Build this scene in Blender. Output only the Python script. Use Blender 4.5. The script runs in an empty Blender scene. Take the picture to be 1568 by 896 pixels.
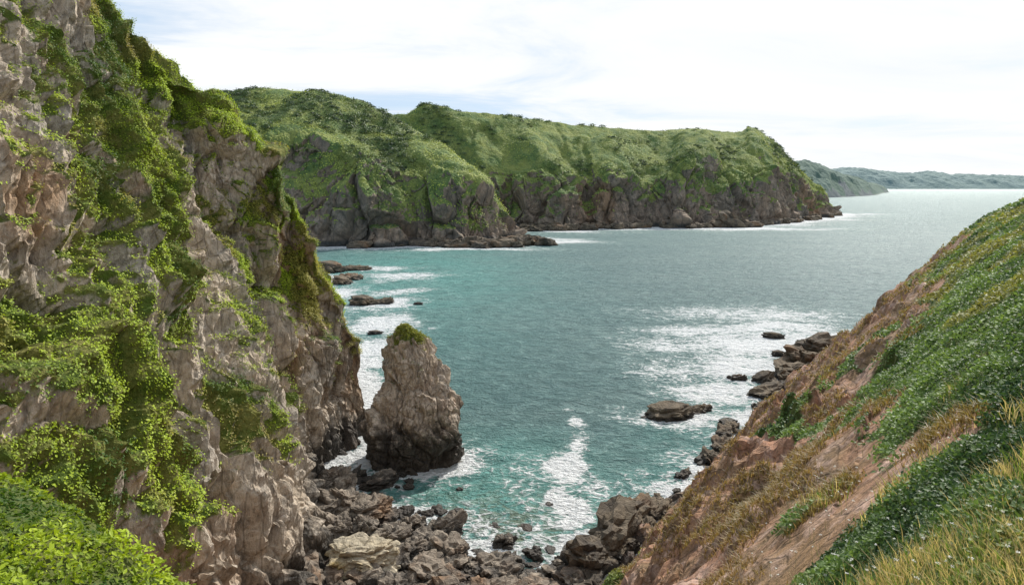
import bpy, bmesh, math, numpy as np
from mathutils import Vector
rng=np.random.default_rng(7)
scene=bpy.context.scene
H=45.0
# ------------------------------------------------------------------ noise
def hsh(ix,iy,iz,seed):
    n=(ix.astype(np.uint32)*np.uint32(374761393)+iy.astype(np.uint32)*np.uint32(668265263)+iz.astype(np.uint32)*np.uint32(2246822519)+np.uint32((seed*3266489917)&0xffffffff))
    n=(n^(n>>np.uint32(13)))*np.uint32(1274126177)
    n=(n^(n>>np.uint32(16)))*np.uint32(2246822519)
    n=n^(n>>np.uint32(15))
    return n.astype(np.float64)/4294967295.0
def vnoise(p,seed=0):
    f=np.floor(p);i=f.astype(np.int64);w=p-f;w=w*w*w*(w*(w*6-15)+10)
    r=0
    for dx in (0,1):
        for dy in (0,1):
            for dz in (0,1):
                k=(w[:,0] if dx else 1-w[:,0])*(w[:,1] if dy else 1-w[:,1])*(w[:,2] if dz else 1-w[:,2])
                r=r+k*hsh(i[:,0]+dx,i[:,1]+dy,i[:,2]+dz,seed)
    return r*2-1
def fbm(p,seed=0,o=4,g=0.5):
    a=1;s=0;t=0
    for k in range(o):
        s=s+a*vnoise(p*(2.03**k)+k*17.3,seed+k);t+=a;a*=g
    return s/t
def facet(p,seed=0,jit=0.9,tilt=1.0):
    """blocky rock: each voronoi cell is a randomly tilted plane"""
    f=np.floor(p);i=f.astype(np.int64)
    best=np.full(len(p),1e9);val=np.zeros(len(p));sec=np.full(len(p),1e9)
    for dx in (-1,0,1):
        for dy in (-1,0,1):
            for dz in (-1,0,1):
                a,b,c=i[:,0]+dx,i[:,1]+dy,i[:,2]+dz
                r1=hsh(a,b,c,seed);r2=(r1*977.13)%1;r3=(r1*7919.7)%1
                ex=p[:,0]-(a+.5+(r1-.5)*jit);ey=p[:,1]-(b+.5+(r2-.5)*jit);ez=p[:,2]-(c+.5+(r3-.5)*jit)
                d=ex*ex+ey*ey+ez*ez
                v=((r2*7.13)%1-.5)*2*ex+((r3*5.71)%1-.5)*2*ey+((r1*9.37)%1-.5)*2*ez
                v=v*tilt+((r1*3.77+r3)%1-.5)
                m=d<best
                sec=np.where(m,best,np.minimum(sec,d))
                val=np.where(m,v,val);best=np.where(m,d,best)
    e=np.clip((np.sqrt(sec)-np.sqrt(best))/0.18,0,1)
    return val*(0.35+0.65*e)-0.35*(1-e)
def sst(x,a,b):
    t=np.clip((x-a)/(b-a),0,1);return t*t*(3-2*t)
# ------------------------------------------------------------------ mesh helpers
def mk(name,V,F,mat,attrs=None,smooth=False,parent=None,cols=None):
    V=np.asarray(V,dtype=np.float32);F=np.asarray(F,dtype=np.int32)
    me=bpy.data.meshes.new(name);n=F.shape[1]
    me.vertices.add(len(V));me.vertices.foreach_set('co',V.ravel())
    me.loops.add(F.size);me.loops.foreach_set('vertex_index',F.ravel())
    me.polygons.add(len(F));me.polygons.foreach_set('loop_start',np.arange(0,F.size,n,dtype=np.int32))
    me.polygons.foreach_set('loop_total',np.full(len(F),n,dtype=np.int32))
    me.polygons.foreach_set('use_smooth',np.full(len(F),smooth))
    me.update(calc_edges=True)
    for k,a in (attrs or {}).items():
        at=me.attributes.new(k,'FLOAT','POINT');at.data.foreach_set('value',np.asarray(a,dtype=np.float32))
    if cols is not None:
        at=me.attributes.new('col','FLOAT_COLOR','POINT')
        c=np.ones((len(V),4),dtype=np.float32);c[:,:3]=cols
        at.data.foreach_set('color',c.ravel())
    ob=bpy.data.objects.new(name,me);scene.collection.objects.link(ob)
    me.materials.append(mat)
    if parent: ob.parent=parent
    return ob
def gridF(a,b):
    i=np.arange(a*b).reshape(a,b)
    return np.stack([i[:-1,:-1],i[1:,:-1],i[1:,1:],i[:-1,1:]],-1).reshape(-1,4)
def catmull(P,u):
    n=len(P);i=np.clip(np.floor(u).astype(int),0,n-2);f=(u-i)[:,None]
    f=f.reshape((-1,)+(1,)*(P.ndim-1))
    p0=P[np.maximum(i-1,0)];p1=P[i];p2=P[i+1];p3=P[np.minimum(i+2,n-1)]
    return 0.5*((2*p1)+(-p0+p2)*f+(2*p0-5*p1+4*p2-p3)*f**2+(-p0+3*p1-3*p2+p3)*f**3)
def loft(rails,ns,nt,soft=0.5):
    """rails (R,S,3) -> grid (nt,ns,3) , also rail coordinate per row"""
    R=np.asarray(rails,float)
    seg=np.linalg.norm(np.diff(R,axis=1),axis=2).mean(0);cu=np.concatenate([[0],np.cumsum(seg)])
    us=np.interp(np.linspace(0,cu[-1],ns),cu,np.arange(len(cu)))
    A=catmull(R.transpose(1,0,2),us)              # ns,R,3
    A=A.transpose(1,0,2)
    seg=np.linalg.norm(np.diff(A,axis=0),axis=2).mean(1);cu=np.concatenate([[0],np.cumsum(seg)])
    ut=np.interp(np.linspace(0,cu[-1],nt),cu,np.arange(len(cu)))
    G1=catmull(A,ut)
    i=np.clip(np.floor(ut).astype(int),0,len(A)-2);f=(ut-i)[:,None,None]
    G2=A[i]*(1-f)+A[i+1]*f
    return G1*soft+G2*(1-soft),ut
def gnormal(G,ref):
    a=np.gradient(G,axis=0);b=np.gradient(G,axis=1)
    n=np.cross(a,b);n/=np.linalg.norm(n,axis=2,keepdims=True)+1e-9
    if (n.reshape(-1,3)@np.array(ref)).mean()<0:n=-n
    return n
def quads(C,N,size,rngl,asp=0.6,droop=0):
    """rhombic leaf faces"""
    n=len(C);N=N/(np.linalg.norm(N,axis=1,keepdims=True)+1e-9)
    r=rngl.normal(size=(n,3));T=np.cross(N,r);T/=np.linalg.norm(T,axis=1,keepdims=True)+1e-9
    B=np.cross(N,T);s=np.asarray(size).reshape(-1,1)
    V=np.stack([C-T*s*.5,C+B*s*.5*asp-T*s*.08,C+T*s*.5-N*s*.12,C-B*s*.5*asp-T*s*.08],1).reshape(-1,3)
    return V,np.arange(4*n).reshape(n,4)
# ------------------------------------------------------------------ materials
def newmat(name):
    m=bpy.data.materials.new(name);m.use_nodes=True
    nt=m.node_tree;nt.nodes.clear();return m,nt,nt.nodes,nt.links
class NB:
    def __init__(s,nt):s.nt=nt;s.n=nt.nodes;s.l=nt.links
    def node(s,t,**k):
        x=s.n.new(t)
        for a,b in k.items():setattr(x,a,b)
        return x
    def put(s,sock,v):
        if isinstance(v,bpy.types.NodeSocket):s.l.new(v,sock)
        else:
            if sock.type=='RGBA' and len(v)==3:v=(*v,1)
            sock.default_value=v
    def m(s,op,a,b=0.0,c=None,clamp=False):
        x=s.node('ShaderNodeMath',operation=op,use_clamp=clamp);s.put(x.inputs[0],a);s.put(x.inputs[1],b)
        if c is not None:s.put(x.inputs[2],c)
        return x.outputs[0]
    def mix(s,f,a,b,blend='MIX'):
        x=s.node('ShaderNodeMix',data_type='RGBA',blend_type=blend);s.put(x.inputs[0],f);s.put(x.inputs[6],a);s.put(x.inputs[7],b);return x.outputs[2]
    def noise(s,vec,scale,detail=6,rough=.55,dist=0):
        x=s.node('ShaderNodeTexNoise');s.put(x.inputs['Vector'],vec);x.inputs['Scale'].default_value=scale;x.inputs['Detail'].default_value=detail;x.inputs['Roughness'].default_value=rough;x.inputs['Distortion'].default_value=dist;return x.outputs['Fac']
    def ramp(s,f,a,b):
        x=s.node('ShaderNodeMapRange',interpolation_type='SMOOTHSTEP');s.put(x.inputs[0],f);x.inputs[1].default_value=a;x.inputs[2].default_value=b;return x.outputs[0]
    def attr(s,name):
        return s.node('ShaderNodeAttribute',attribute_name=name).outputs
    def mapping(s,vec,scale,rot=(0,0,0)):
        x=s.node('ShaderNodeMapping');s.put(x.inputs[0],vec);x.inputs['Scale'].default_value=scale;x.inputs['Rotation'].default_value=rot;return x.outputs[0]
def rockmat(name,c1,c2,c3,S=1.0,wet=4.0,grass1=(.05,.09,.015),grass2=(.11,.13,.03),orange=.3,bump=.5,haze_tint=None,vegn=.5,stretch=(1,1,.35),rot=(.25,.15,0),dk=.4,oc=(.42,.20,.07)):
    m,nt,n,l=newmat(name);b=NB(nt)
    pos=b.node('ShaderNodeNewGeometry').outputs['Position']
    st=b.mapping(pos,stretch,rot)
    n1=b.noise(st,.12*S,6,.6,.4);n2=b.noise(pos,.5*S,6,.65);n3=b.noise(st,1.6*S,6,.7,.3);n4=b.noise(pos,.05*S,3)
    col=b.mix(b.ramp(n1,.38,.62),c1,c2)
    col=b.mix(b.m('MULTIPLY',b.ramp(n2,.48,.66),.75),col,c3)
    col=b.mix(b.m('MULTIPLY',b.ramp(n4,.49,.62),b.m('MULTIPLY',b.ramp(n1,.42,.62),orange)),col,oc)
    vo=b.node('ShaderNodeTexVoronoi',feature='DISTANCE_TO_EDGE');b.put(vo.inputs['Vector'],st);vo.inputs['Scale'].default_value=.55*S
    crack=b.ramp(vo.outputs[0],.0,.07)
    col=b.mix(b.ramp(n3,.30,.60),b.mix(dk,col,(.03,.025,.02)),col)
    col=b.mix(crack,b.mix(.3,col,(.03,.025,.02)),col)
    sep=b.node('ShaderNodeSeparateXYZ');b.put(sep.inputs[0],pos)
    wz=b.m('ADD',sep.outputs[2],b.m('MULTIPLY',b.m('SUBTRACT',n2,.5),wet*1.8))
    wf=b.m('SUBTRACT',1.0,b.ramp(wz,wet*.55,wet*1.25))
    col=b.mix(b.m('MULTIPLY',wf,.86),col,(.018,.015,.012))
    va=b.attr('veg')[2]
    g1=b.noise(pos,.35*S,5,.65);g2=b.noise(pos,2.2*S,4,.7)
    gc=b.mix(b.ramp(g1,.35,.65),grass1,grass2)
    gc=b.mix(b.m('MULTIPLY',b.ramp(g2,.35,.6),.4),b.mix(.5,gc,(.015,.03,.008)),gc)
    vf=b.ramp(b.m('ADD',va,b.m('MULTIPLY',b.m('SUBTRACT',b.m('ADD',b.m('MULTIPLY',n2,.6),b.m('MULTIPLY',n3,.4)),.5),vegn*2)),.42,.6)
    col=b.mix(vf,col,gc)
    if haze_tint:col=b.mix(haze_tint[0],col,haze_tint[1])  # bluish distance haze painted into the base colour
    p=b.node('ShaderNodeBsdfPrincipled');b.put(p.inputs['Base Color'],col)
    b.put(p.inputs['Roughness'],b.m('SUBTRACT',.92,b.m('MULTIPLY',wf,.4)))
    p.inputs['Specular IOR Level'].default_value=.3
    hh=b.m('ADD',b.m('MULTIPLY',n3,.6),b.m('ADD',n2,b.m('MULTIPLY',crack,.15)))
    hh=b.m('ADD',hh,b.m('MULTIPLY',g2,b.m('MULTIPLY',vf,.7)))
    bu=b.node('ShaderNodeBump');bu.inputs['Strength'].default_value=bump;bu.inputs['Distance'].default_value=1.0/S
    b.put(bu.inputs['Height'],hh);l.new(bu.outputs[0],p.inputs['Normal'])
    o=b.node('ShaderNodeOutputMaterial');l.new(p.outputs[0],o.inputs[0]);return m
def leafmat(name,trans=.35,haze_tint=None):
    m,nt,n,l=newmat(name);b=NB(nt)
    c=b.attr('col')[0]
    if haze_tint:c=b.mix(haze_tint[0],c,haze_tint[1])  # distance haze blended into the leaf colour
    d=b.node('ShaderNodeBsdfPrincipled');b.put(d.inputs['Base Color'],c);d.inputs['Roughness'].default_value=.55;d.inputs['Specular IOR Level'].default_value=.3
    t=b.node('ShaderNodeBsdfTranslucent');b.put(t.inputs[0],b.mix(.5,c,b.mix(1,c,(1.6,1.5,.5),'MULTIPLY')))
    x=b.node('ShaderNodeMixShader');x.inputs[0].default_value=trans;l.new(d.outputs[0],x.inputs[1]);l.new(t.outputs[0],x.inputs[2])
    o=b.node('ShaderNodeOutputMaterial');l.new(x.outputs[0],o.inputs[0]);return m
M_cliff=rockmat('cliff_rock',(.56,.46,.35),(.37,.325,.27),(.68,.60,.50),1.0,5.0,(.12,.18,.02),(.32,.30,.08),.6,.75,dk=.58,oc=(.52,.29,.13))
M_stack=rockmat('stack_rock',(.56,.45,.34),(.38,.32,.26),(.66,.57,.47),1.3,7.5,(.11,.15,.02),(.26,.25,.06),.3,.7,dk=.6)
M_beach=rockmat('beach_rock',(.25,.205,.16),(.14,.12,.10),(.40,.34,.27),1.8,1.3,orange=.4,bump=.6,stretch=(1,1,1))
M_pale=rockmat('lichen_rock',(.50,.42,.29),(.42,.37,.28),(.58,.50,.38),1.8,.3,orange=1.0,bump=.5,stretch=(1,1,1),oc=(.50,.33,.05))
M_skerry=rockmat('skerry_rock',(.16,.125,.085),(.085,.07,.055),(.25,.20,.14),1.2,.9,orange=.3,bump=.6,stretch=(1,1,1))
M_slope=rockmat('hillside_ground',(.42,.225,.14),(.27,.175,.095),(.60,.42,.34),2.0,1.6,(.07,.12,.025),(.17,.18,.04),.2,.6,stretch=(.8,1.15,.8),rot=(0,0,.62),dk=.6)
M_head=rockmat('headland_ground',(.28,.19,.125),(.17,.13,.09),(.38,.29,.21),.16,5.0,(.13,.21,.022),(.33,.36,.055),.5,.6,haze_tint=(.09,(.30,.38,.40)),stretch=(1,1,.5),vegn=.5,dk=.55)
M_dist=rockmat('distant_ground',(.14,.13,.11),(.10,.10,.09),(.2,.19,.16),.025,6.0,(.06,.11,.04),(.13,.18,.07),.1,.4,haze_tint=(.28,(.22,.31,.36)),vegn=.5)  # ground colour with aerial haze baked in, no volume
M_dist2=rockmat('far_distant_ground',(.12,.12,.11),(.09,.10,.09),(.16,.16,.14),.012,6.0,(.05,.10,.04),(.12,.17,.07),.1,.4,haze_tint=(.5,(.28,.38,.42)),vegn=.5)
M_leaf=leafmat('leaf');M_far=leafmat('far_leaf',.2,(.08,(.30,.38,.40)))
# ------------------------------------------------------------------ sea cliff (left)
base=np.array([(-26,5),(-24,30),(-21,55),(-21,73),(-23,83),(-27,92),(-29,98),(-29,102),(-28.5,106),(-28,110),(-27.5,114),(-27,118),(-27,121),(-29,124)],float)
K=np.array([(-50,5,85),(-58,35,88),(-66,62,90),(-68,80,84),(-62,90,77),(-59,95,72),(-53,99,64),(-47.5,102,59),(-43,105,51.5),(-36.5,107,44.5),(-33,110,35.5),(-29.5,113,24),(-27.5,117,14),(-29,122,3)],float)
B0=np.c_[base,np.full(len(base),-3.)]
def lerp(a,b,t):return a*(1-t)+b*t
rails=[B0,lerp(B0,K,.33)+[1.2,-1.0,1],lerp(B0,K,.68)+[.6,-.6,1.0],K]
bk1=K.copy();bk1[:,0]-=9;bk1[:,1]+=14;bk1[:,2]=K[:,2]*.96-1
bk2=K.copy();bk2[:,0]-=16;bk2[:,1]+=55;bk2[:,2]=K[:,2]*.35-3
bk3=K.copy();bk3[:,0]-=18;bk3[:,1]+=75;bk3[:,2]=-6
rails+=[bk1,bk2,bk3]
NS=600
G,ut=loft(rails,NS,600,.6)
N=gnormal(G,(1,-.4,.4));P=G.reshape(-1,3);Nn=N.reshape(-1,3)
rot=np.array([[.96,.12,.25],[-.1,.98,-.12],[-.26,.1,.95]])
Q=(P@rot.T)
urep=np.repeat(ut,NS)
amp=sst(urep,4.6,2.9)*.8+.2
nose=1-.6*sst(P[:,1],106,119)
warp=np.stack([fbm(P/7,60+k,3) for k in range(3)],1)*2.2
W=P+warp;Qw=W@rot.T
d=facet(Qw/np.array([13,11,26.]),1)*3.9+facet(Qw/np.array([5,4.5,9.5]),11)*2.2+facet(Qw/np.array([1.9,1.7,3.4]),21)*.8+facet(Qw/np.array([.8,.7,1.2]),31)*.28+fbm(P/9,41,4)*2.0
d-=1.7*sst(fbm(Q/np.array([3.,2.6,18]),47,3),.12,.4)
d=d*amp*nose
P2=P+Nn*d[:,None]
G2=P2.reshape(G.shape);N2=gnormal(G2,(1,-.4,.4)).reshape(-1,3)
# vegetation mask
vb=[(80.6,42.3,5,8,1.1),(76,35,5,7,1.1),(56,30,4.5,6,1.2),(54,26,5,5.5,1.2),(56.5,19.4,5,4.5,1.2),(96,36,2.4,8,1.1),(79,57,4,8,1.1),(76,65,4,6,.8),(84,50,5,8,1.2),(51,33,3.5,6,1.0),(72,21,6,5,.8),(70,45,4,6,.9),(102,58,6,6,1.1),(98,64,7,7,1.1),(95,72,6,8,1.1),(108,31,4,7,.8),(107,43,4,5,1.0),(99,52,3,4,.5),(62,40,2.5,10,.6),(88,25,4,5,.6),(46,24,4,8,.8),(90,60,5,7,.9),(65,33,2.5,7,.7),(102,40,2,6,.6)]
veg=fbm(Q/np.array([4.2,4.2,15.]),71,5)*1.15+.07
for (yy,zz,ry,rz,s) in vb:
    veg=np.maximum(veg,veg*.6+s*np.exp(-((P[:,1]-yy)/ry)**2-((P[:,2]-zz)/rz)**2)*1.0)
veg=veg+ (N2[:,2]-.25)*.75 + sst(urep,2.75,3.05)*.65
veg+=fbm(P/1.8,77,3)*.35
veg=np.clip(veg,0,1)*sst(P[:,2],7,14)
cush=sst(veg,.4,.7)
P3=P2+Nn*(cush*(.25+.4*fbm(P/1.6,81,3)))[:,None]
cliff=mk('rocky_sea_cliff',P3,gridF(*G.shape[:2]),M_cliff,{'veg':np.clip(veg*.9,0,1)})
# ivy leaves
prob=sst(veg,.40,.58)*(urep<3.6)*(P[:,1]>33)
idx=rng.choice(len(P),size=210000,p=prob/prob.sum())
tone=fbm(Q/np.array([4,4,9.]),91,4)[idx]
C=P3[idx]+rng.normal(size=(len(idx),3))*.15+Nn[idx]*(rng.random((len(idx),1))**2*.45)
LN=Nn[idx]*.6+rng.normal(size=(len(idx),3))*.5+np.array([.3,.2,.8])
sz=rng.uniform(.14,.32,len(idx))
V,F=quads(C,LN,sz,rng)
br=np.clip(.66+tone*1.9+rng.normal(size=len(idx))*.16,0,1)[:,None]
dry=sst(fbm(P/6,95,3)[idx]+ (P[idx,1]>103)*.3+(P[idx,2]<24)*.1,.15,.4)[:,None]
lc=(1-br)*np.array([.05,.115,.015])+br*np.array([.40,.52,.035])
lc=lc*(1-dry*.75)+dry*.75*np.array([.38,.31,.10])
mk('cliff_ivy',V,F,M_leaf,cols=np.repeat(lc,4,0))
# ------------------------------------------------------------------ headland
def prof(rows):
    R=len(rows[0]);return [np.array([r[k] for r in rows],float) for k in range(R)]
A=[[(-300,480,-5),(-300,505,80),(-300,560,110),(-300,620,128),(-300,720,120)],
[(-210,486,-5),(-205,512,85),(-235,560,112),(-257,620,137),(-250,720,125)],
[(-146,488,-5),(-150,512,76),(-180,570,108),(-214,640,140),(-200,740,120)],
[(-106,484,-5),(-112,508,60),(-135,570,98),(-169,640,134),(-150,760,110)],
[(-73,500,-5),(-78,520,54),(-100,565,86),(-124,640,117),(-90,740,95)],
[(-40,497,-5),(-48,515,46),(-62,560,68),(-85,620,91),(-50,700,70)],
[(-15,505,-5),(-24,520,38),(-30,545,52),(-50,595,69),(-20,680,30)],
[(-3,522,-5),(-14,532,34),(-18,555,46),(-30,580,56),(-5,660,10)],
[(8,560,-5),(0,570,12),(-2,585,22),(-5,610,22),(5,650,-2)]]
Bq=[[(-140,700,-5),(-150,720,50),(-190,770,108),(-220,800,138)],
[(-60,700,-5),(-75,720,50),(-115,760,108),(-135,790,132)],
[(0,690,-5),(-8,712,46),(-55,760,104),(-107,800,148)],
[(25,690,-5),(22,712,50),(-10,760,94),(-67,800,138)],
[(59,682,-5),(58,706,56),(30,760,95),(-3,820,134)],
[(85,708,-5),(82,732,40),(70,785,76),(56,850,128)],
[(112,703,-5),(112,728,54),(115,790,90),(128,880,125)],
[(152,728,-5),(155,750,42),(170,805,76),(194,900,122)],
[(190,706,-5),(205,748,72),(230,820,102),(257,930,127)],
[(240,748,-5),(250,782,52),(285,850,92),(329,950,124)],
[(300,770,-5),(308,804,60),(330,870,106),(350,950,132)],
[(370,850,-5),(373,876,62),(385,930,90),(398,980,106)],
[(440,930,-5),(438,955,42),(440,990,64),(440,1010,76)],
[(500,1010,-5),(495,1025,20),(497,1040,30),(500,1055,36)],
[(540,1070,-5),(537,1075,2),(539,1080,3),(542,1090,1)]]
for r in Bq:
    k=r[-1];r.append((k[0]+10,k[1]+70,k[2]*.93-3));r.append((k[0]+40,k[1]+220,-8))
headland=bpy.data.objects.new('headland',None);scene.collection.objects.link(headland)
bushC=[]
def headpart(rows,name,ns,nt,seed):
    G,ut=loft(prof(rows),ns,nt,.25)
    N=gnormal(G,(0,-.6,.7));P=G.reshape(-1,3);Nn=N.reshape(-1,3);u=np.repeat(ut,ns)
    cl=sst(u,1.55,.95)
    wp=P+np.stack([fbm(P/25,seed+50+k,3) for k in range(3)],1)*9
    d=cl*(facet(wp/np.array([38,38,70.]),seed)*13+facet(wp/np.array([15,15,30.]),seed+3)*5.5+facet(wp/np.array([6,6,10.]),seed+6)*2.0+facet(P/np.array([2.8,2.8,4.]),seed+8)*.6)
    d+=(1-cl)*(fbm(P*[1,.6,.3]/60,seed+10,4)*15)*sst(u,3.0,2.4)+fbm(P/16,seed+13,4)*2.6
    rid=1-np.abs(fbm(P*np.array([1,.5,.2])/60,seed+15,3))*2
    d-=sst(rid,.7,1)*3.2*(1-cl*.3)*sst(u,3.0,2.5)
    zs=sst(P[:,2],-6,6);d*=.3+.7*zs
    P2=P+Nn*d[:,None]
    N2=gnormal(P2.reshape(G.shape),(0,-.6,.7)).reshape(-1,3)
    veg=sst(N2[:,2]+fbm(P/22,seed+20,4)*.75+(u-1)*.35+P[:,2]*.005,.30,.76)
    dark=(P[:,0]>290)*(P[:,0]<420)*.28*sst(u,2.6,1.2)
    veg=np.clip(veg-dark,0,1)*sst(P[:,2],4,18)
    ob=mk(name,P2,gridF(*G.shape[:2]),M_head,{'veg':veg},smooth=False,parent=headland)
    bm=fbm(P*[1,.8,1]/45,seed+30,4)+ (P[:,0]<-90)*(u>1.6)*.22 +.25*sst(rid,.6,1)
    w=sst(bm,.05,.35)*(u>1.15)*(u<3.12)*(veg>.5)+ (np.abs(u-3)<.06)*(fbm(P/30,seed+31,2)>-.05)*.8
    ix=rng.choice(len(P),size=int(480 if ns>500 else 460),p=w/w.sum())
    for i in ix:bushC.append(P2[i])
    w=(veg>.45)*(u<3.15)*(.25+sst(bm,-.2,.2));ix=rng.choice(len(P),size=60000,p=w/w.sum())
    return P2[ix],Nn[ix],bm[ix]
c1,n1,b1=headpart(A,'near_spur',460,320,200)
c2,n2,b2=headpart(Bq,'far_spur',760,320,300)
C=np.r_[c1,c2];Nn=np.r_[n1,n2];bm=np.r_[b1,b2]
C=C+rng.normal(size=C.shape)*.7+Nn*.3
V,F=quads(C,Nn+rng.normal(size=C.shape)*.45+[.1,.1,.4],rng.uniform(.7,1.5,len(C)),rng,.8)
br=np.clip(.82-bm*1.3+fbm(C/35,351,4)*1.0+rng.normal(size=len(C))*.16,0,1)[:,None]
lc=(1-br)*np.array([.05,.095,.018])+br*np.array([.40,.45,.055])
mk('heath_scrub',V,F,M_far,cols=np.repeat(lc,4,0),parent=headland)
Cs=[];Ns=[];Ss=[];Ls=[]
for c in bushC:
    r=rng.uniform(1.8,4.6)*(1.25 if rng.random()<.12 else 1);n=int(26+r*15)
    dvec=rng.normal(size=(n,3));dvec/=np.linalg.norm(dvec,axis=1,keepdims=True);dvec[:,2]=np.abs(dvec[:,2])*.8
    lump=1+.35*np.sin(dvec[:,0]*5+c[0])*np.cos(dvec[:,1]*4+c[1])
    p=c+dvec*(r*lump*rng.uniform(.72,1.08,n))[:,None]*[1.15,1.15,.8]
    Cs.append(p);Ns.append(dvec+rng.normal(size=(n,3))*.5);Ss.append(rng.uniform(.8,1.6,n))
    t=rng.uniform(0,1)
    Ls.append(np.clip(np.array([.032,.06,.015])*(1-t)+np.array([.11,.16,.03])*t,0,1)[None]*rng.uniform(.6,1.35,(n,1)))
C=np.concatenate(Cs);V,F=quads(C,np.concatenate(Ns),np.concatenate(Ss),rng,.85)
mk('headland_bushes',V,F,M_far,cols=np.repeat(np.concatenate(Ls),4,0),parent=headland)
# ------------------------------------------------------------------ distant coast
def distant(name,top,basep,mat,ns,nt,seed,sc):
    top=np.array(top,float);bs=np.array(basep,float)
    mid=lerp(bs,top,.35);mid[:,2]=top[:,2]*.6
    back=top.copy();back[:,1]+=1200*sc;back[:,0]+=600*sc;back[:,2]*=.8
    G,ut=loft([bs,mid,top,back],ns,nt,.4);N=gnormal(G,(0,-.6,.7));P=G.reshape(-1,3);Nn=N.reshape(-1,3)
    d=fbm(P/(170*sc),seed,5)*42*sc+fbm(P/(45*sc),seed+9,3)*10*sc
    d*=sst(P[:,2],-10,90*sc)
    P2=P+Nn*d[:,None];N2=gnormal(P2.reshape(G.shape),(0,-.6,.7)).reshape(-1,3)
    veg=sst(N2[:,2]+P[:,2]/(260*sc)+fbm(P/(120*sc),seed+4,3)*.3,.35,.9)
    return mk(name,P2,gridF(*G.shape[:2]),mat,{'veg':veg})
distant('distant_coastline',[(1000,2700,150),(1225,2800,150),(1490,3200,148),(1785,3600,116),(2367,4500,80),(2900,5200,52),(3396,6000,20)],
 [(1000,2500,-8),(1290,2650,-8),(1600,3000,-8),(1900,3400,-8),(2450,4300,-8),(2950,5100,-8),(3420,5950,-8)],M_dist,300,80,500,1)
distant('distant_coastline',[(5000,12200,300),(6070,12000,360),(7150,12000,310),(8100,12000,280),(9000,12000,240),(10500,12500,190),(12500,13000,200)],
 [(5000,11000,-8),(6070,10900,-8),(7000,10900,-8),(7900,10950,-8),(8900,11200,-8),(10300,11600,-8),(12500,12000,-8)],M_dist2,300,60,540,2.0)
# ------------------------------------------------------------------ right-hand hillside
poly=np.array([(-60,95),(-30,95),(-22,92),(-14,88),(-10,80),(0,76),(8,73),(20,90),(36,110),(53,133),(72,162),(84,172),(100,174),(130,165),(190,140),(320,90)],float)
def pdist(x,y):
    best=np.full(x.shape,1e9)
    for a,b in zip(poly[:-1],poly[1:]):
        ab=b-a;t=np.clip(((x-a[0])*ab[0]+(y-a[1])*ab[1])/(ab@ab),0,1)
        best=np.minimum(best,np.hypot(x-a[0]-t*ab[0],y-a[1]-t*ab[1]))
    return np.where(y<np.interp(x,poly[:,0],poly[:,1]),best,-best)
def hill(x,y,fine=True):
    p2=np.stack([x,y,np.zeros_like(x)],1)
    nz=fbm(p2/9,601,3)
    pd=pdist(x,y)+nz*1.8
    ql=(x-8)*.81-(y-73)*.58+nz*1.2
    q=np.minimum(pd,ql)
    T=np.hypot(x,y)
    p=np.interp(q,[-50,-5,0,4,12,22,30,36,40,46,70,120],[-12,-3,0,4.2,13,25,34.2,40.3,43.4,48,60,72])
    p=p*(1-.0004*np.maximum(T-40,0))
    cap=43.2-.645*y+1.2*np.maximum(0,x-.11*y)
    h=np.minimum(p,cap)
    h=np.maximum(h,np.clip(pd*.06-.5,-12,.5))
    bank=39.5+.62*(np.clip(-x,-30,13)-4.6)+np.where(y<9,(9-y)*.3,-(y-9)*1.3)
    bank=bank-np.maximum(0,x)*2
    bank=np.where(x>-26,bank,-50)
    h=np.maximum(h,bank)
    h=h+2.7*np.exp(-(T/2.0)**2)
    if fine:
        f=sst(T,6,40)
        ss=(x*.58+y*.81);qq=(x*.81-y*.58)
        st=np.stack([ss/3.6,qq/6,h/9],1)
        a=np.where(q<33,1,.25)
        h=h+f*a*(fbm(np.stack([x,y,h],1)/5,611,5,.6)*2.0+fbm(st,615,4)*.9)*sst(q,-1,4)
        wx=fbm(np.stack([x,y,h],1)/3,618,2)*1.5
        h=h+f*facet(np.stack([ss/5+wx/3,qq/6+wx/3,h/6],1),620)*np.where(q<30,1.3,.1)*sst(q,-1,4)
        oc=sst(fbm(np.stack([x,y,h],1)/7,625,3),-.2,.2)
        h=h+f*oc*np.where(q<31,1,0)*(facet(np.stack([ss/1.7+wx,qq/1.7,h/2],1),622)*.7+.2)*sst(q,-1,4)
        rk=sst(q,8,2)*sst(q,-3,1)*sst(x,0,9)*(1-.75*sst(y,92,98)*sst(y,134,126))
        h=h+rk*(facet(np.stack([ss/5,qq/6,h/6],1),630)*1.8+facet(np.stack([ss/1.9,qq/2.4,h/2.4],1),633)*.8+.3)
        h=h+fbm(p2/1.1,641,3)*.10*sst(T,3,10)
    return h,q,pd
na,nr=600,700
ang=np.radians(np.linspace(-75,78,na));rad=np.geomspace(1.2,330,nr)
AA,RR=np.meshgrid(ang,rad);x=(np.sin(AA)*RR).ravel();y=(np.cos(AA)*RR).ravel()
h,q,pd=hill(x,y)
def slopeveg(x,y,h,q):
    p=np.stack([x,y,h*.5],1);T=np.hypot(x,y)
    v=sst(q+fbm(p/7,650,4)*5.5+fbm(p/1.5,652,3)*1.6,31.0,33.6)
    v=np.maximum(v,sst(fbm(p*[1.3,.8,1]/6,655,5)+ (q-24)*.014,.28,.50)*sst(q,5,11)*.8)
    v=np.maximum(v,(x<0)*(T<30)*(y<20)*1.0)
    return v
vg=slopeveg(x,y,h,q)
hz=np.where(x<-34,np.minimum(h,-3+0*h),h)
mk('grassy_hillside',np.stack([x,y,hz],1),gridF(nr,na),M_slope,{'veg':vg})
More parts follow.
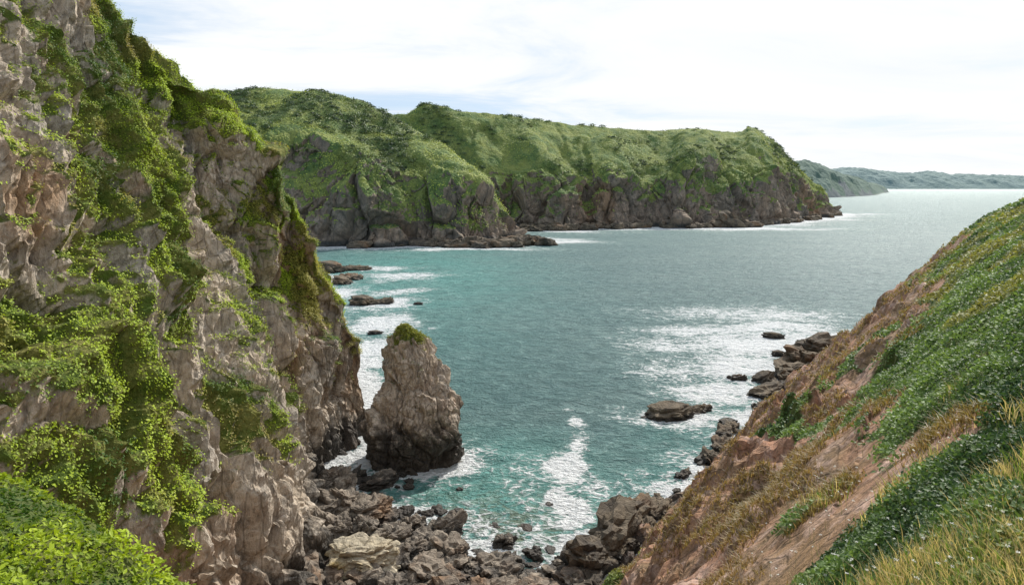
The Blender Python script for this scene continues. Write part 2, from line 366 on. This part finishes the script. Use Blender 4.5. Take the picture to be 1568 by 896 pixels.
def slope_pts(n,a0,a1,r0,r1,pw=1.0):
    a=np.radians(rng.uniform(a0,a1,n));r=r0*(r1/r0)**(rng.random(n)**pw)
    return np.sin(a)*r,np.cos(a)*r,r
def coarse_keep(xx,yy,rr,qmin):
    ql=(xx-8)*.81-(yy-73)*.58
    k=(ql>qmin);return xx[k],yy[k],rr[k]
xx,yy,rr=slope_pts(420000,4,44,5,175,.8)
xx,yy,rr=coarse_keep(xx,yy,rr,14)
hh,qq,_=hill(xx,yy);vv=slopeveg(xx,yy,hh,qq)
keep=(vv>rng.uniform(.3,.8,len(vv)))&(hh>3);xx,yy,rr,hh,qq=[a[keep] for a in (xx,yy,rr,hh,qq)]
p3=np.stack([xx,yy,hh],1);cl=fbm(p3/1.3,660,3);tn=fbm(p3/4.5,664,3)
lift=np.clip(.12+cl*.48,0.01,.65)*(1+rr*.006)*np.where(qq<29,.5,1)
C=p3+np.stack([0*xx,0*xx,lift*rng.uniform(.3,1.1,len(xx))],1)
sz=(.05+.0030*rr)*rng.uniform(.7,1.5,len(xx))
V,F=quads(C,rng.normal(size=C.shape)*.5+[-.1,-.1,.8],sz,rng,.55)
br=np.clip(.47+tn*.9+rng.normal(size=len(xx))*.18+cl*.8,0,1)[:,None]
yel=(sst(fbm(p3/6,668,3)+np.exp(-((qq-32)/1.8)**2)*.2+(rr>60)*.2+(qq<30)*.25,.15,.5)*.7)[:,None]
lc=(1-br)*np.array([.038,.085,.028])+br*np.array([.19,.29,.08])
lc=lc*(1-yel)+yel*np.array([.32,.29,.07])
mk('hillside_ground_cover',V,F,M_leaf,cols=np.repeat(lc,4,0))
n=130000;a=np.radians(rng.uniform(-62,-12,n));r=3*(20/3)**rng.random(n);xx=np.sin(a)*r;yy=np.cos(a)*r
hh,qq,_=hill(xx,yy);p3=np.stack([xx,yy,hh],1);cl=fbm(p3/.8,670,3)
C=p3+np.stack([0*xx,0*xx,np.clip(.12+cl*.45,0.01,.6)*rng.uniform(.2,1.1,n)],1)
V,F=quads(C,rng.normal(size=C.shape)*.5+[.1,.1,.8],rng.uniform(.04,.10,n)*(.7+r*.05),rng,.5)
br=np.clip(.58+cl*1.3+rng.normal(size=n)*.2,0,1)[:,None]
lc=(1-br)*np.array([.05,.11,.012])+br*np.array([.40,.50,.03])
mk('leafy_bank',V,F,M_leaf,cols=np.repeat(lc,4,0))
def blades(name,xx,yy,hh,L,wd,col,lean=.35):
    n=len(xx);a=rng.uniform(0,2*np.pi,n);ln=rng.normal(size=(n,2))*lean+[-.12,.05]
    b=np.stack([xx,yy,hh-.03],1);side=np.stack([np.cos(a)*wd,np.sin(a)*wd,0*a],1)
    m=b+np.stack([ln[:,0]*L*.3,ln[:,1]*L*.3,L*.6],1);t=b+np.stack([ln[:,0]*L*.9,ln[:,1]*L*.9,L*(1-.2*np.abs(ln[:,0]))],1)
    V=np.stack([b-side,b+side,m+side*.7,t+side*.05,t-side*.05,m-side*.7],1).reshape(-1,3)
    i=np.arange(n)[:,None]*6
    F=np.concatenate([i+[0,1,2,5],i+[5,2,3,4]],0)
    return mk(name,V,F,M_leaf,cols=np.repeat(col,6,0))
xx,yy,rr=slope_pts(75000,19,46,4.5,26,.9)
g=fbm(np.stack([xx,yy,0*xx],1)/1.6,680,4);am=np.degrees(np.arctan2(xx,yy))
keep=(g*1.3+ (am-30)*.03 - (rr-9)*.07>rng.normal(size=len(xx))*.12);xx,yy,rr=xx[keep],yy[keep],rr[keep]
hh,_,_=hill(xx,yy);t=rng.random((len(xx),1));tt=(t<.66)
col=np.where(tt,np.array([.62,.50,.26])*rng.uniform(.5,1.3,(len(xx),1)),np.array([.15,.24,.04])*rng.uniform(.6,1.4,(len(xx),1)))
blades('tall_dry_grass',xx,yy,hh,rng.uniform(.15,.5,len(xx)),.004+rr*.0004,col)
xx,yy,rr=slope_pts(330000,4,44,14,170,.8);xx,yy,rr=coarse_keep(xx,yy,rr,4)
hh,qq,_=hill(xx,yy);vv=slopeveg(xx,yy,hh,qq);g=fbm(np.stack([xx,yy,hh],1)/2.5,690,4)
keep=(qq>5)&(g>.04+rng.normal(size=len(xx))*.08)&(vv<.6);xx,yy,rr,hh,vv,g=[a[keep] for a in(xx,yy,rr,hh,vv,g)]
t=np.clip(rng.random((len(xx),1))*.6+.3-g[:,None]*.9-vv[:,None]*.4,0,1);col=(np.array([.34,.205,.11])*t+np.array([.22,.19,.06])*(1-t))*rng.uniform(.5,1.35,(len(xx),1))
blades('slope_grass_tufts',xx,yy,hh,rng.uniform(.08,.22,len(xx))*(1+rr*.010),.006+rr*.0006,col,.8)
xx,yy,rr=slope_pts(300,20,44,6,30,.9);hh,qq,_=hill(xx,yy);k=qq>31;xx,yy,hh=xx[k],yy[k],hh[k]
Cs=[]
for a,b_,c in zip(xx,yy,hh):
    L=rng.uniform(.3,.5);n=16;rr_=rng.uniform(.015,.035)
    t=rng.uniform(0,2*np.pi,n);r_=np.sqrt(rng.random(n))*rr_
    Cs.append(np.stack([a+np.cos(t)*r_,b_+np.sin(t)*r_,c+L+rng.uniform(-.006,.01,n)],1))
C=np.concatenate(Cs);V,F=quads(C,rng.normal(size=C.shape)*.3+[0,0,1],rng.uniform(.012,.022,len(C)),rng,.9)
fl=mk('white_wildflowers',V,F,M_leaf,cols=np.full((len(V),3),.72))
st=blades('stems',xx,yy,hh,np.full(len(xx),.42),.004,np.full((len(xx),3),.1)*[1,1.3,.4],.05);st.parent=fl
# ------------------------------------------------------------------ sea stack
Z=np.array([-5,0,4.8,8.5,12.8,16.5,20.0,21.4,22.2]);XL=np.array([-23.7,-23.6,-23.9,-23.0,-21.2,-21.4,-20.2,-19.4,-18.4]);XR=np.array([-8.2,-8.4,-8.4,-9.2,-11.0,-12.8,-14.4,-15.2,-16.6])
nz,nth=240,400;zz=np.linspace(-5,22.2,nz);xl=np.interp(zz,Z,XL);xr=np.interp(zz,Z,XR)
th=np.linspace(0,2*np.pi,nth)
cx=(xl+xr)/2;rx=(xr-xl)/2;ry=rx*.85
GX=cx[:,None]+rx[:,None]*np.sign(np.cos(th))*np.abs(np.cos(th))**.85;GY=109-(zz[:,None]*.03)+ry[:,None]*np.sign(np.sin(th))*np.abs(np.sin(th))**.85
G=np.stack([GX,GY,np.repeat(zz[:,None],nth,1)],-1)
top=G[-1:].copy();
for k in (.6,.3,0.0):
    t=G[-1:].copy();c=t[:,:,:].mean(1,keepdims=True);t=c+(t-c)*k;t[...,2]+=.25*(1-k);top=np.concatenate([top,t],0)
G=np.concatenate([G,top[1:]],0);P=G.reshape(-1,3)
ctr=np.stack([np.interp(P[:,2],zz,cx),np.full(len(P),109.),P[:,2]-3],1);Nn=P-ctr;Nn/=np.linalg.norm(Nn,axis=1,keepdims=True)
wp=P+np.stack([fbm(P/4,740+k,3) for k in range(3)],1)*1.3
d=facet(wp@rot.T/np.array([5.5,5,8]),701)*1.7+facet(wp@rot.T/np.array([2.2,2,3.4]),705)*1.0+facet(wp/np.array([.9,.8,1.4]),709)*.4+facet(P/.4,713)*.1
d*=np.interp(P[:,2],[0,15,22.6],[1,.85,.55])
P2=P+Nn*d[:,None];N2=gnormal(P2.reshape(G.shape),(0,0,1)).reshape(-1,3)
upz=np.abs(N2[:,2])
veg=np.clip(sst(P[:,2]+fbm(P/2.5,720,3)*4,18,22)*.95+sst(upz+fbm(P/2,724,3)*.5,.55,1.0)*sst(P[:,2],9,15)*.6,0,1)
mk('sea_stack',P2,gridF(*G.shape[:2]),M_stack,{'veg':veg})
w=sst(veg,.45,.8);ix=rng.choice(len(P),size=6000,p=w/w.sum())
C=P2[ix]+rng.normal(size=(6000,3))*.12+[0,0,.12];V,F=quads(C,rng.normal(size=C.shape)*.6+[0,-.2,.6],rng.uniform(.15,.32,6000),rng,.5)
t=rng.random((6000,1));mk('stack_grass_tufts',V,F,M_leaf,cols=np.repeat(t*np.array([.32,.31,.06])+(1-t)*np.array([.17,.21,.03]),4,0))
# ------------------------------------------------------------------ rocks
def ico(s):
    bm=bmesh.new();bmesh.ops.create_icosphere(bm,subdivisions=s,radius=1);bm.verts.ensure_lookup_table()
    v=np.array([a.co[:] for a in bm.verts]);f=np.array([[a.index for a in p.verts] for p in bm.faces]);bm.free();return v,f
I3=ico(4);I5=ico(5)
def stones(name,L,mat,I,fs=1.0,amp=1.0):
    Vs=[];Fs=[];offs=[];o=0
    n=len(L);v0=I[0];v0=np.sign(v0)*np.abs(v0)**.7;m=len(v0)
    off=np.repeat(np.arange(n),m)[:,None]*np.array([7.7,3.1,5.3]);VV=np.tile(v0,(n,1))
    d=facet(VV*1.0/fs+off,801)*.42+facet(VV*2.3/fs+off,805)*.17+facet(VV*5/fs+off,811)*.06+fbm(VV*1.2+off,809,2)*.12
    VV=VV*(1+d*amp)[:,None]
    for k,(x,y,z,sx,sy,sz,az) in enumerate(L):
        v=VV[k*m:(k+1)*m]*[sx,sy,sz];c,s=math.cos(az),math.sin(az)
        tl=rng.normal()*.25*min(1,sz/sx)
        v=np.stack([v[:,0]*c-v[:,1]*s,v[:,0]*s+v[:,1]*c,v[:,2]+v[:,0]*tl],1)+[x,y,z]
        Vs.append(v);Fs.append(I[1]+o);o+=len(v)
    V=np.concatenate(Vs);return mk(name,V,np.concatenate(Fs),mat,{'veg':np.zeros(len(V))})
stones('lichen_boulder',[(-17.6,76.5,1.3,4.4,2.7,1.9,.1)],M_pale,I5)
L=[(-19,88,1.0,3.0,2.2,1.7,.6),(-23,90,1.2,2.6,2.2,2.0,1.1),(-8.5,84.5,.6,2.1,1.5,1.5,.3),(-13,86,.5,1.9,1.6,1.3,2),(-22,83,1.4,2.2,2.0,1.8,.5),(-1.2,82,.2,1.3,1,.9,.3),(6,77,.2,1.5,1.1,1.1,0),(-1,77.5,.3,1.8,1.2,1.0,.4),(-12,80,.5,1.8,1.5,1.4,.9),(-25,95,.8,2.6,2.6,2.2,.3),(-27,98,.5,2.4,2.0,2.6,0),(-20.5,99,-.1,3.2,2.0,1.2,.2),(-24.5,101.5,-.2,1.5,1.5,1.1,0),(2.5,79.5,.1,1.1,1,.8,0),(-15,82,.7,2.4,1.8,1.5,.4),(-19,84,1,1.9,1.6,1.6,1.4),(-7,79.5,.4,1.7,1.3,1.2,.8)]
stones('beach_boulders',L,M_beach,I5)
L=[]
for _ in range(560):
    x_=rng.uniform(-27,8);yb=np.interp(x_,poly[:,0],poly[:,1]);y_=rng.uniform(70,yb+1.5)
    s=min(.3+rng.exponential(.34),1.6)
    L.append((x_,y_,.15+.3*s+max(0,(-x_-20))*.2,s*1.2,s*.95,s*.8,rng.uniform(0,3.1)))
for _ in range(70):
    x_=rng.uniform(-22,8);yb=np.interp(x_,poly[:,0],poly[:,1]);y_=yb+rng.exponential(3.5)
    s=rng.uniform(.3,.9);L.append((x_,y_,-.05,s*1.3,s,s*.6,rng.uniform(0,3.1)))
stones('beach_rubble',L,M_beach,ico(3))
L=[]
pts=poly[6:12]
for _ in range(150):
    k=rng.integers(0,len(pts)-1);t=rng.random();c=pts[k]*(1-t)+pts[k+1]*t
    if 92<c[1]<128 and rng.random()<.8:continue
    s=rng.uniform(.5,1.7);o=rng.normal(0,1.2)+.6
    L.append((c[0]-.81*o,c[1]+.58*o,rng.uniform(-.1,.4),s*1.5,s,s*.8,.95+rng.normal()*.3))
L+=[(56,142,.3,5,2.4,1.8,.6),(66,156,.6,6,3,2.6,.8),(74,167,.9,7,3.6,3.2,.7),(83,177,1.0,7,3.6,3.4,.3),(13,83,1.0,5,2.6,2.4,.95),(17,89,.6,4,2.2,1.8,.95),(9,77,1,3.5,2.2,2.2,.95)]
stones('shore_rocks',L,M_skerry,I3)
def rock(Ls):stones('offshore_rock',Ls,M_skerry,I3)
rock([(31,128,.2,5,3,2.0,.2),(35,130,.1,3,2,1.2,.4),(38.5,131,.1,1.5,1,1.1,.4),(28,127,0,2,1.6,.9,.4)])
rock([(41,124,.0,2,1.2,.8,.3)])
rock([(58,151,.2,2.8,1.8,1.6,.2),(53,153,.1,2,1,.9,0)])
rock([(78,195,.2,3.6,1.2,1.1,0)]);rock([(71,174,.2,2,1,1.0,0)])
rock([(-57,250,.2,6,4,2.6,.1),(-50,252,.1,4,2.5,1.8,.3)])
rock([(-79,303,.3,5,5,2.6,.1),(-78,320,.2,5,7,2.2,.3)]);rock([(-96,345,.8,9,6,4,0),(-84,352,.4,8,4,2.2,.2)]);rock([(-36,250,0,2,1,.7,0)]);rock([(-42,200,0,2.6,1.4,.8,0)])
L=[(-93,495,1,12,6,4.5,.1),(-70,498,1,9,5,3.6,.1),(-112,480,1,8,5,4,0)]
for _ in range(56):
    t=rng.random();L.append((-60+78*t+rng.normal()*3,490+ rng.normal()*8+18*t,rng.uniform(0,2),rng.uniform(4,10),rng.uniform(3,6),rng.uniform(2,5.5),rng.normal()*.3))
for _ in range(30):
    t=rng.random();L.append((12+66*t,668+rng.normal()*6+ 12*t,1,rng.uniform(5,11),rng.uniform(3,6),rng.uniform(2,6),rng.normal()*.3))
for _ in range(70):
    t=rng.uniform(4,13);i=int(t);a_=np.array(Bq[i][0]);b_=np.array(Bq[i+1][0]);c=a_+(b_-a_)*(t-i)
    L.append((c[0]+4,c[1]-4+rng.normal()*4,1,rng.uniform(4,11),rng.uniform(3,6),rng.uniform(2,6),.5+rng.normal()*.3))
L+=[(246,722,3,20,10,11,.1),(232,722,2,14,8,7,.1),(266,726,2,14,7,5,.3)]
stones('headland_foreshore_rocks',L,M_skerry,ico(3))
# ------------------------------------------------------------------ sea
na,nr=600,860
ang=np.radians(np.linspace(-78,80,na));rad=np.concatenate([np.geomspace(50,700,nr-160),np.geomspace(706,90000,160)])
AA,RR=np.meshgrid(ang,rad);x=(np.sin(AA)*RR).ravel();y=(np.cos(AA)*RR).ravel();r=RR.ravel()
p2=np.stack([x,y,0*x],1)
wv=fbm(p2*[1,1.5,1]/9,900,3)*.38+fbm(p2*[1,1.3,1]/2.6,905,3)*.22
z=wv*sst(r,900,250)
wk=sst(r,150,300)
wpx=x+fbm(p2/8,910,3)*4.5+fbm(p2/30,920,4)*18*wk;wpy=y+fbm(p2/8,915,3)*4.5+fbm(p2/30,930,4)*24*wk
def pl(pts,closed=False):
    best=np.full(x.shape,1e9);pts=np.asarray(pts,float)
    for a,b in zip(pts[:-1],pts[1:]):
        ab=b-a;t=np.clip(((wpx-a[0])*ab[0]+(wpy-a[1])*ab[1])/(ab@ab+1e-9),0,1)
        best=np.minimum(best,np.hypot(wpx-a[0]-t*ab[0],wpy-a[1]-t*ab[1]))
    return best
foam=np.zeros_like(x)
dR=pl(poly[2:13]);dL=pl(np.r_[base[3:],[(-40,170),(-75,260),(-92,340)]])
dS=np.maximum(np.hypot((wpx+16)/7.6,(wpy-109)/6.6)-1,0)*7
foam=np.maximum(foam,1.05*np.exp(-dR/6));foam=np.maximum(foam,1.1*np.exp(-dL/6.5));foam=np.maximum(foam,1.15*np.exp(-dS/3.8))
hc=[r_[0][:2] for r_ in A[1:]];hb=[r_[0][:2] for r_ in Bq]
foam=np.maximum(foam,1.3*np.exp(-pl(hc)/22));foam=np.maximum(foam,1.3*np.exp(-pl(hb)/34))
def blob(cx,cy,ax,ay,s,az=0):
    global foam
    c,sn=math.cos(az),math.sin(az);dx=wpx-cx;dy=wpy-cy
    u=(dx*c+dy*sn)/ax;v=(-dx*sn+dy*c)/ay
    foam=np.maximum(foam,s*np.exp(-(u*u+v*v)))
for b_ in [(12,126,2,5,.85),(11,114,3.0,6,.95),(8.5,104,4.4,7,1.1),(6.2,92,3.8,7,1.05),(9,82,4,5,.85),(0,80,8,3.5,.85),(-9,88,7,3,.75),(-3,85,9,6,.6),(13,98,4,6,.65),(2,100,6,12,.45),
 (70,186,24,20,.98),(60,163,19,17,.95),(48,143,15,13,.93),(34,128,13,8,.9),(40,116,10,7,.85,.9),(95,192,26,16,.85),(82,207,30,12,.82),(60,205,24,10,.75),(28,106,5,8,.75),(95,225,34,14,.7),(45,185,16,14,.66),(75,235,40,16,.6),(40,160,14,12,.6),
 (-44,250,15,14,.88),(-42,285,14,16,.75),(-52,330,22,14,.78),(-70,362,22,14,.88),(-42,215,10,18,.97),(-37,180,8,18,1.0),(-26,109,3.4,12,1.0),(-30,140,6.5,14,1.05),(-72,280,14,26,.95),(-24,100,5,4,.9),(-24,128,7,8,.8),
 (20,538,50,26,1.05),(-30,474,60,14,.9),(35,662,70,22,1.0),(255,695,95,22,1.05),(180,685,70,18,.9),(330,765,45,20,.95),(430,895,55,28,.95),(560,1065,50,28,1.05)]:blob(*b_)
shal=np.maximum.reduce([np.exp(-dR/12)*.9,np.exp(-dL/14)*.85,np.exp(-dS/9)*.7,np.exp(-((x+2)/22)**2-((y-92)/26)**2),np.exp(-((x+60)/80)**2-((y-330)/180)**2)*.8])
bed=np.exp(-((x+4)/15)**2-((y-84)/11)**2)
m,nt,_,l=newmat('sea_water');b=NB(nt)
pos=b.node('ShaderNodeNewGeometry').outputs['Position']
fo=b.attr('foam')[2];sh=b.attr('shal')[2];bd=b.attr('bed')[2]
sy=b.node('ShaderNodeSeparateXYZ');b.put(sy.inputs[0],pos)
pn=b.mapping(pos,(1,1.5,1),(0,0,.3))
a2=b.noise(pn,.22,5,.6,.6);a3=b.noise(pn,.9,5,.62,.5);a4=b.noise(pos,3.2,2,.6);a0=b.noise(pn,.02,4,.6,.5);a1=b.noise(pn,.07,4,.6,.6)
col=b.mix(b.ramp(sh,.0,.85),(.12,.225,.225),(.14,.41,.365))
col=b.mix(b.m('MULTIPLY',b.ramp(a0,.4,.62),.4),col,b.mix(.6,col,(.24,.35,.33)))
col=b.mix(b.m('MULTIPLY',b.ramp(a1,.5,.66),b.m('MULTIPLY',sh,.7)),col,(.035,.14,.125))
col=b.mix(b.m('MULTIPLY',b.m('SUBTRACT',1.0,b.ramp(a2,.38,.62)),.55),col,b.mix(.6,col,(.015,.08,.085)))
bn=b.noise(pos,.55,4,.6,1.0)
col=b.mix(b.m('MULTIPLY',b.m('MULTIPLY',bd,b.ramp(bn,.42,.56)),.8),col,(.19,.165,.08))
l1=b.node('ShaderNodeTexVoronoi',feature='DISTANCE_TO_EDGE')
nc=b.node('ShaderNodeTexNoise');b.put(nc.inputs['Vector'],pos);nc.inputs['Scale'].default_value=.6
b.put(l1.inputs['Vector'],b.mix(1.0,b.mapping(pos,(.5,.7,.5)),nc.outputs['Color'],'ADD'));l1.inputs['Scale'].default_value=1.0
lace=b.m('MULTIPLY',b.m('SUBTRACT',1.0,b.ramp(l1.outputs[0],.0,.14)),.25)
f=b.m('ADD',fo,b.m('ADD',lace,b.m('ADD',b.m('MULTIPLY',b.m('SUBTRACT',a2,.5),1.4),b.m('MULTIPLY',b.m('SUBTRACT',a3,.5),1.4))))
ff=b.m('MULTIPLY',b.ramp(f,.47,.78),b.ramp(fo,.08,.3))
soft=b.m('MULTIPLY',b.ramp(f,.2,.7),.45)
col=b.mix(soft,col,(.42,.62,.58))
col=b.mix(ff,col,(.87,.89,.89))
p=b.node('ShaderNodeBsdfPrincipled');b.put(p.inputs['Base Color'],col);p.inputs['IOR'].default_value=1.36
far=b.ramp(sy.outputs[1],60,900)
b.put(p.inputs['Roughness'],b.m('ADD',b.m('ADD',.36,b.m('MULTIPLY',far,.19)),b.m('MULTIPLY',ff,.4)))
hh=b.m('ADD',b.m('MULTIPLY',a2,3.0),b.m('ADD',b.m('MULTIPLY',a3,2.0),b.m('MULTIPLY',a4,.38)))
hh=b.m('ADD',hh,b.m('MULTIPLY',ff,.2))
bu=b.node('ShaderNodeBump');bu.inputs['Strength'].default_value=1.0;bu.inputs['Distance'].default_value=1.3;b.put(bu.inputs['Height'],hh);l.new(bu.outputs[0],p.inputs['Normal'])
o=b.node('ShaderNodeOutputMaterial');l.new(p.outputs[0],o.inputs[0])
mk('sea_water',np.stack([x,y,z],1),gridF(nr,na),m,{'foam':foam,'shal':shal,'bed':bed},smooth=True)
# ------------------------------------------------------------------ light & sky
az=math.radians(34);el=math.radians(40)
S=Vector((math.sin(az)*math.cos(el),math.cos(az)*math.cos(el),math.sin(el)))
sd=bpy.data.lights.new('sun','SUN');sd.energy=5.0;sd.angle=math.radians(.53);sd.color=(1,.95,.87)
so=bpy.data.objects.new('sun',sd);so.rotation_euler=S.to_track_quat('Z','Y').to_euler();so.location=(0,0,200);scene.collection.objects.link(so)
w=bpy.data.worlds.new('World');scene.world=w;w.use_nodes=True;nt=w.node_tree;nt.nodes.clear();b=NB(nt);l=nt.links
sk=b.node('ShaderNodeTexSky',sky_type='NISHITA');sk.sun_disc=False;sk.sun_elevation=el;sk.sun_rotation=az;sk.dust_density=1.5
g=b.node('ShaderNodeTexCoord').outputs['Generated'];sp=b.node('ShaderNodeSeparateXYZ');b.put(sp.inputs[0],g)
zc=b.m('ADD',b.m('MAXIMUM',sp.outputs[2],0),.12)
cb=b.node('ShaderNodeCombineXYZ');b.put(cb.inputs[0],b.m('DIVIDE',sp.outputs[0],zc));b.put(cb.inputs[1],b.m('DIVIDE',sp.outputs[1],zc))
cm=b.mapping(cb.outputs[0],(.8,1.3,1),(0,0,-.7))
cn=b.noise(cm,.8,9,.62,.6);cn2=b.noise(cm,.3,3,.5)
dt=b.node('ShaderNodeVectorMath',operation='DOT_PRODUCT');b.put(dt.inputs[0],g);dt.inputs[1].default_value=S
cf=b.m('ADD',b.m('ADD',cn,b.m('MULTIPLY',b.m('SUBTRACT',cn2,.5),.8)),b.m('MULTIPLY',dt.outputs['Value'],.42))
hz=b.m('MULTIPLY',b.m('SUBTRACT',1.0,b.ramp(sp.outputs[2],0,.22)),.12)
cf=b.ramp(b.m('ADD',cf,hz),.53,.86)
cc=b.mix(b.ramp(cn,.3,.7),(8.5,8.75,9.0),(9.3,9.4,9.5))
col=b.mix(b.m('MULTIPLY',cf,.97),b.mix(.75,sk.outputs[0],(5.6,7.2,9.2)),cc)
bg=b.node('ShaderNodeBackground');b.put(bg.inputs[0],col);bg.inputs[1].default_value=.112
o=b.node('ShaderNodeOutputWorld');l.new(bg.outputs[0],o.inputs[0])
# ------------------------------------------------------------------ camera
cd=bpy.data.cameras.new('camera');cam=bpy.data.objects.new('camera',cd);scene.collection.objects.link(cam)
cam.location=(0,0,H);cam.rotation_euler=(math.radians(90),0,0);cd.sensor_width=36;cd.lens=36*1000/1568;cd.shift_y=-162/1568
cd.clip_start=.1;cd.clip_end=200000
scene.camera=cam
scene.view_settings.view_transform='Standard';scene.view_settings.look='None';scene.view_settings.exposure=0
